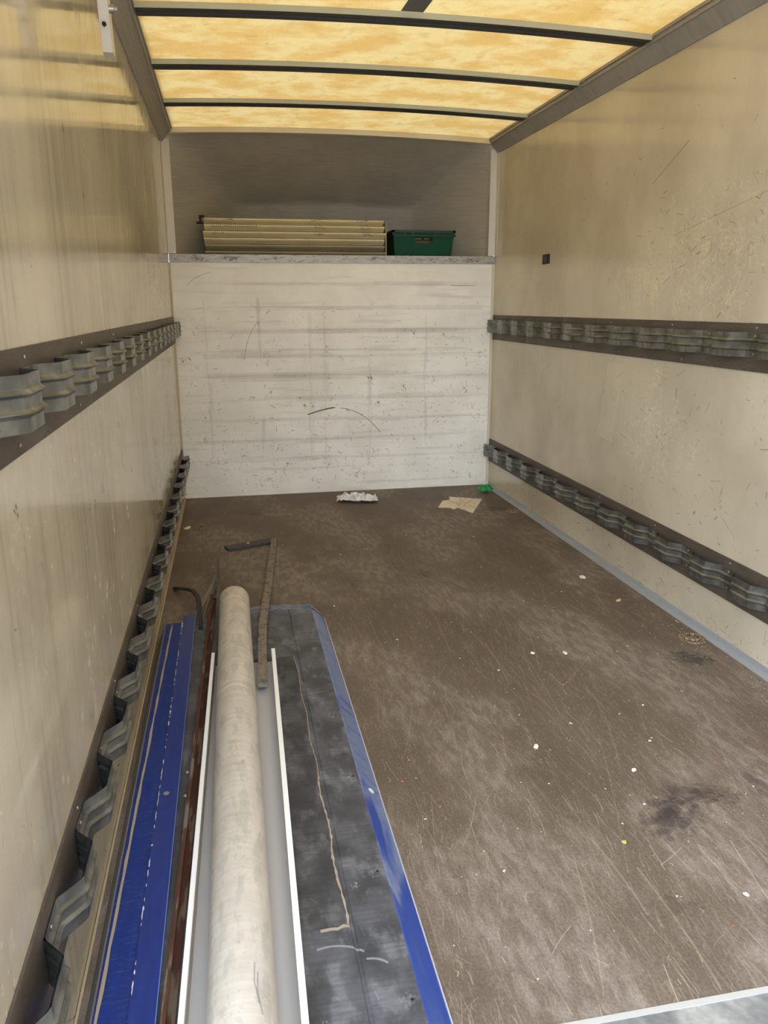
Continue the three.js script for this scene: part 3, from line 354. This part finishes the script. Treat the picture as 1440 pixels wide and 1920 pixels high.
single('flat_bar', setUV(bar([[-0.012, 0, -0.54], [-0.006, 0, -0.1], [0, 0, 0.52]], 0.011, 0.042), (x, y, z) => [y * 3 + x * 3, (z + 0.6) / 1.6]), std({ map: flakeTex, color: 0xa9b4cc, roughness: 0.6, metalness: 0.2 }), 'thin blue-grey flat bar standing on edge left of the pale tube', 'metal bar', [-0.808, 0.0378, 2.13]);
{ // white channel and the tube lying in it
  const t = thing('white_channel', 'white U-shaped channel profile holding the pale tube', 'channel', [-0.742, 0.0415, 3.66], -0.021);
  part('base', prismZ([[-0.105, 0], [0.105, 0], [0.105, 0.003], [-0.105, 0.003]], -0.96, 0.96), std({ color: 0xb4b2ae, roughness: 0.5 }), t);
  const fl = std({ color: 0xb9b0a2, roughness: 0.5 }), lip = std({ color: 0xf4f3f0, roughness: 0.45 });
  for (const s of [-1, 1]) { const f = part('flange', box(s > 0 ? 0.0955 : -0.105, s > 0 ? 0.105 : -0.0955, 0.0031, 0.049, -0.96, 0.96), fl, t); part('lip', box(s > 0 ? 0.0945 : -0.1065, s > 0 ? 0.107 : -0.0965, 0.0491, 0.052, -0.96, 0.96), lip, f); }
}
{
  const tubeTex = tex(1024, 2048, 0, 0.37, 0, 2.4, (u, v) => { const n = fbm(u * 22, v * 7, 5), ring = fbm(u * 8, v * 90, 3), m = fbm(u * 26 + 8, v * 10 + 3, 4); let c = mixc([212, 204, 190], [186, 178, 165], n); c = mixc(c, [172, 168, 155], 0.6 * ss(0.5, 0.66, m)); const k = 0.95 + 0.1 * ring; return [c[0] * k, c[1] * k, c[2] * k]; }, (ctx) => {
    const R = rng(51); for (let i = 0; i < 90; i++) blot(ctx, R, 0.37 * R(), 2.4 * R(), 0.01 + 0.02 * R(), 0.015 + 0.04 * R(), 8, R() < 0.5 ? css([120, 116, 100], 0.1) : css([170, 138, 100], 0.1)); for (let i = 0; i < 300; i++) { const u = 0.37 * R(), v = 2.4 * R(); stroke(ctx, [[u, v], [u + 0.012 * (R() - 0.5), v + 0.01 * (R() - 0.5)]], 0.0009, css([90, 84, 76], 0.5 * R())); }
    for (let i = 0; i < 40; i++) { const v = 1.0 + 1.3 * R(); blot(ctx, R, 0.18 + 0.08 * R(), v, 0.006, 0.01, 5, css([168, 120, 108], 0.2)); }
    for (const v of [0.12, 0.86]) curve(ctx, [0.15, v], [0.185, v - 0.02], [0.23, v], 0.006, css([226, 222, 212], 0.8)); for (const [u, v] of [[0.2, 1.98], [0.195, 2.0]]) stroke(ctx, [[u - 0.04, v - 0.1], [u - 0.038, v - 0.06], [u - 0.046, v - 0.02]], 0.003, css([100, 100, 104], 0.4));
    for (let k = 0; k < 8; k++) curve(ctx, [0.24 + 0.012 * R(), 1.6 + 0.03 * k], [0.25, 1.61 + 0.03 * k], [0.25 + 0.01 * R(), 1.6 + 0.03 * k + 0.02], 0.0016, css([70, 66, 62], 0.7));
  });
  const tube = [], r = 0.058; const o = new THREE.CylinderGeometry(r, r, 2.4, 56, 1, true).rotateX(Math.PI / 2), i = new THREE.CylinderGeometry(r - 0.006, r - 0.006, 2.4, 56, 1, true).rotateX(Math.PI / 2), ring = new THREE.RingGeometry(r - 0.006, r, 56, 1);
  const wrap = (x, y, z) => [(Math.atan2(x, -y) / 6.2832 + 0.5), (z + 1.2) / 2.4]; setUV(o, wrap); setUV(i, wrap);
  { const p = o.attributes.position, uv = o.attributes.uv; for (let k = 0; k < p.count; k++) { const col = k % 57; uv.setX(k, col / 56); } }
  tube.push(o, i, ring.clone().translate(0, 0, 1.2), ring.clone().rotateY(Math.PI).translate(0, 0, -1.2));
  single('pipe', merge(tube), std({ map: tubeTex, roughness: 0.62, side: THREE.DoubleSide }), 'long pale beige tube lying in the white channel', 'pipe', [-0.751, 0.1032, 3.43], -0.003);
}
{ // bent bracket: flat bar with a short cross leg
  const t = thing('bent_bracket', 'paint-flecked metal bar bent to an L lying past the tube end', 'bracket', [0, 0, 0]);
  const R = rng(8), long = [[-0.531, 0.004, 1.12], [-0.545, 0.012, 1.3], [-0.572, 0.02, 1.6], [-0.598, 0.032, 1.92], [-0.622, 0.044, 2.16], [-0.644, 0.052, 2.4], [-0.655, 0.06, 2.62], [-0.667, 0.066, 2.93]];
  part('long_leg', setUV(bar(long, 0.03, 0.014), (x, y, z) => [x * 4 + y * 5, z / 1.6]), flake, t);
  part('short_leg', setUV(bar([[-0.782, 0.002, 1.215], [-0.66, 0.002, 1.17], [-0.53, 0.002, 1.115]], 0.07, 0.012), (x, y, z) => [z * 4 + y * 5, x]), std({ map: flakeTex, color: 0x9aa3b8, roughness: 0.6, metalness: 0.3 }), t);
  part('bolt', new THREE.SphereGeometry(0.009, 12, 8).scale(1, 0.7, 1).translate(-0.67, 0.0185, 1.18), screwMat, t);
}
single('bent_strap', bar([[-1.01, 0.002, 1.77], [-0.985, 0.022, 1.84], [-0.955, 0.038, 1.895], [-0.925, 0.045, 1.94], [-0.902, 0.048, 2.02], [-0.889, 0.047, 2.12], [-0.882, 0.0445, 2.23], [-0.878, 0.0425, 2.36]], 0.017, 0.01), std({ color: 0x1d1b19, roughness: 0.5 }), 'black bent strap curling over the far end of the charcoal strip', 'strap');
{
  const t = thing('strip_bundle', 'bundle of thin grey strips on the floor behind the blue trim', 'strips', [0, 0, 0]), cols = [0x8c8678, 0x9a958a, 0x77736a, 0x857a68, 0x66635c];
  for (let k = 0; k < 5; k++) part('strip', bar([[-0.915 + k * 0.0115, 0.002 + 0.002 * (k % 2), 2.24], [-0.895 + k * 0.0105, 0.006, 2.02], [-0.858 + k * 0.007, 0.014, 1.84], [-0.832 + k * 0.004, 0.018, 1.68 + 0.03 * k]], 0.007, 0.005), std({ color: cols[k], roughness: 0.6, metalness: 0.2 }), t);
}

// ───────────── litter on the floor
{
  const R = rng(101), crumple = (w, d, h, n, seed) => gridGeo(n, Math.round(n * 0.6), (u, v) => { const x = (u - 0.5) * w, z = (v - 0.5) * d, e = Math.min(1, 6 * Math.min(u, 1 - u, v, 1 - v)), k = Math.min(1, Math.abs(fbm(u * 7 + seed, v * 5, 3) - 0.5) * 5); return [x + 0.06 * (fbm(v * 6 + seed, u * 5, 2) - 0.5), 0.003 + h * k * (0.35 + 0.65 * e) + h * 0.4 * fbm(u * 3 + seed, 4, 1), z + 0.12 * (fbm(u * 5 + seed, v * 3 + 8, 2) - 0.5)]; });
  const paper = std({ color: 0xe9e6e2, roughness: 0.85, side: THREE.DoubleSide, flatShading: true });
  single('crumpled_paper', crumple(0.26, 0.11, 0.045, 22, 3), paper, 'crumpled white paper on the floor before the bulkhead', 'paper', [0.055, 0, 0.31], -0.25);
  const cp = [[0.53, 0.58], [0.6, 0.42], [0.655, 0.4], [0.672, 0.325], [0.865, 0.43], [0.7, 0.76], [0.648, 0.61], [0.615, 0.645], [0.6, 0.6]], s = new THREE.Shape(cp.map(([x, z]) => new THREE.Vector2(x - 0.69, -(z - 0.53))));
  const cg = new THREE.ExtrudeGeometry(s, { depth: 0.003, bevelEnabled: false }).rotateX(-Math.PI / 2);
  const cardTex = tex(256, 256, -0.2, 0.2, -0.25, 0.25, (u, v) => { const n = fbm(u * 20, v * 20, 4); return mixc([246, 236, 218], [226, 210, 186], n); }, (ctx) => { const R3 = rng(6); for (let i = 0; i < 40; i++) curve(ctx, [-0.1 + 0.3 * R3(), -0.2 + 0.4 * R3()], [0, 0], [-0.1 + 0.3 * R3(), -0.2 + 0.4 * R3()], 0.0025, css([120, 84, 58], 0.3)); });
  single('torn_cardboard', setUV(cg, (x, y, z) => [(x + 0.2) / 0.4, (z + 0.25) / 0.5]), std({ map: cardTex, roughness: 0.9 }), 'torn piece of pale cardboard on the floor near the right wall', 'cardboard', [0.69, 0.0005, 0.53]);
  single('plastic_scrap', crumple(0.08, 0.09, 0.06, 10, 12), std({ color: 0x2f9a55, roughness: 0.4, side: THREE.DoubleSide, flatShading: true }), 'crumpled green plastic scrap in the far right floor corner', 'scrap', [0.94, 0, 0.245], 0.6);
  const scrap = std({ color: 0xe4dccb, roughness: 0.85, flatShading: true }), wood = std({ color: 0xc9b48a, roughness: 0.85, flatShading: true });
  for (const [x, z, w, d, m, name, label] of [
    [0.851, 1.993, 0.03, 0.03, scrap, 'paper_scrap', 'small white paper scrap near the right wall past the cardboard'], [0.874, 2.306, 0.035, 0.014, wood, 'wood_splinter', 'pale wood splinter near the right wall short of the rusty ring'],
    [0.091, 3.332, 0.02, 0.014, scrap, 'paper_scrap', 'torn white scrap in the middle of the near scratched floor'], [0.308, 3.496, 0.014, 0.01, scrap, 'paper_scrap', 'tiny white crumb just above the large dark floor stain'],
    [0.14, 3.766, 0.01, 0.009, std({ color: 0xb2aa56, roughness: 0.7 }), 'yellow_pellet', 'tiny yellow pellet left of the large dark floor stain'], [0.315, 3.975, 0.009, 0.007, scrap, 'paper_scrap', 'white crumb on the floor below the large dark stain'],
    [0.432, 2.757, 0.02, 0.012, scrap, 'paper_scrap', 'pale flake on mid floor, right one of a pair'], [0.314, 2.733, 0.016, 0.012, scrap, 'paper_scrap', 'pale flake on mid floor, left one of a pair'],
    [-1.0, 0.752, 0.05, 0.03, scrap, 'paper_scrap', 'white scrap against the left wall near the bulkhead']]) {
    const n = 9, sh = new THREE.Shape(); for (let k = 0; k < n; k++) { const a = k / n * 6.283, r = 0.6 + 0.5 * R(); (k ? sh.lineTo : sh.moveTo).call(sh, Math.cos(a) * w * r * 0.55, Math.sin(a) * d * r * 0.55); } sh.closePath();
    single(name, new THREE.ExtrudeGeometry(sh, { depth: 0.003, bevelEnabled: true, bevelSize: 0.001, bevelThickness: 0.001, bevelSegments: 1 }).rotateX(-Math.PI / 2).rotateZ(0.03).translate(0, 0.002, 0), m, label, name === 'wood_splinter' ? 'splinter' : name === 'yellow_pellet' ? 'pellet' : 'scrap', [x, 0.0005, z], R() * 3);
  }
  const anchorTex = tex(256, 256, -0.1, 0.1, -0.1, 0.1, (u, v) => { const n = fbm(u * 90, v * 90, 4), m = fbm(u * 220, v * 220, 2); let c = mixc([120, 98, 72], [86, 66, 48], n); c = mixc(c, [188, 176, 154], ss(0.5, 0.62, m)); return c; });
  for (const [x, z, r, label] of [[0.961, 2.724, 0.052, 'rusty recessed lashing ring in the floor beside the right wall, nearer one'], [0.957, 0.753, 0.046, 'recessed lashing ring in the floor beside the right wall, by the cardboard'], [-0.93, 0.766, 0.046, 'recessed lashing ring in the floor near the far left corner']]) {
    const t = thing('floor_anchor', label, 'lashing ring', [x, 0.0003, z], 0, 'recessed lashing rings'), am = std({ map: anchorTex, roughness: 0.85, metalness: 0.2 });
    part('plate', setUV(new THREE.LatheGeometry([[0.0, 0.0012], [r * 0.6, 0.0012], [r * 0.8, 0.003], [r * 0.95, 0.004], [r, 0.0025], [r, 0]].map(([a, b]) => new THREE.Vector2(a, b)), 32), (a, b, c) => [(a + 0.1) / 0.2, (c + 0.1) / 0.2]), am, t);
    part('ring', setUV(new THREE.TorusGeometry(r * 0.55, 0.004, 8, 28).rotateX(Math.PI / 2).translate(0, 0.006, 0), (a, b, c) => [(a + 0.1) / 0.2, (c + 0.1) / 0.2]), am, t);
  }
  // crumbs nobody could count
  const N = 1300, g = new THREE.TetrahedronGeometry(0.0022).scale(1.5, 0.5, 0.9), crumbs = new THREE.InstancedMesh(g, std({ color: 0xffffff, roughness: 0.9, flatShading: true }), N), M = new THREE.Matrix4(), Q = new THREE.Quaternion(), C = new THREE.Color(), pal = [0xc8b48c, 0xb39a70, 0xd8cdb4, 0x9c7c50, 0xe8e2d4, 0xb0703c];
  for (let k = 0; k < N; k++) { let x = -1 + 2.02 * R(), z = 4.1 * Math.pow(R(), 0.85); if (k % 6 === 0) { x = 1.0 - 0.09 * R(); z = 2.4 + 1.3 * R(); } if (x < -0.38 && z > 2.0) x = -0.36 + 1.3 * R(); const s = 0.5 + 1.3 * R() * R() + (R() < 0.04 ? 1.4 : 0); M.compose(V(x, 0.0008 * s, z), Q.setFromAxisAngle(V(0, 1, 0), R() * 6.28), V(s, s, s)); crumbs.setMatrixAt(k, M); crumbs.setColorAt(k, C.set(pal[(R() * 6) | 0])); }
  crumbs.name = 'floor_crumbs'; crumbs.userData = { label: 'pale crumbs and wood chips strewn over the brown floor', category: 'crumbs', kind: 'stuff' }; crumbs.castShadow = crumbs.receiveShadow = true; scene.add(crumbs);
}

// ───────────── fittings on the walls
{
  const t = thing('socket_plate', 'small black plate on the right wall above the upper rail', 'plate', [H - 0.0005, 1.481, 0.89]), blk = std({ color: 0x14120f, roughness: 0.5 });
  part('plate', new RoundedBoxGeometry(0.006, 0.052, 0.095, 2, 0.002).translate(-0.003, 0, 0), blk, t);
  part('insert', new RoundedBoxGeometry(0.004, 0.03, 0.05, 2, 0.0015).translate(-0.008, 0, 0.004), std({ color: 0x24211c, roughness: 0.35 }), t);
}
{
  const t = thing('curved_bracket', 'curved off-white metal bracket with a bolt high on the left wall', 'bracket', [-0.962, 1.817, 3.0]), white = std({ color: 0xcfcabc, roughness: 0.45 });
  const s = new THREE.Shape(); s.moveTo(0.02, 0); s.lineTo(0.07, 0); s.quadraticCurveTo(0.125, 0.14, 0.1, 0.3); s.lineTo(0.04, 0.3); s.quadraticCurveTo(0.065, 0.14, 0.02, 0.0);
  part('cheek', new THREE.ExtrudeGeometry(s, { depth: 0.02, bevelEnabled: true, bevelSize: 0.002, bevelThickness: 0.002, bevelSegments: 2 }).rotateY(-Math.PI / 2).translate(0.01, 0, 0), white, t);
  part('spacer', new THREE.CylinderGeometry(0.03, 0.03, 0.07, 24).rotateZ(Math.PI / 2).translate(-0.047, 0.2, 0.07), std({ color: 0x2a2824, roughness: 0.6 }), t);
  const b = part('bolt', new THREE.CylinderGeometry(0.009, 0.009, 0.012, 6).rotateZ(Math.PI / 2).translate(0.018, 0.085, 0.085), screwMat, t); part('bolt_tip', new THREE.SphereGeometry(0.006, 12, 8).translate(0.026, 0.085, 0.085), screwMat, b);
  part('hole', new THREE.CylinderGeometry(0.005, 0.005, 0.004, 14).rotateX(Math.PI / 2).translate(0, 0.05, 0.096), std({ color: 0x1a1714, roughness: 0.8 }), t);
}

renderer.render(scene, camera);
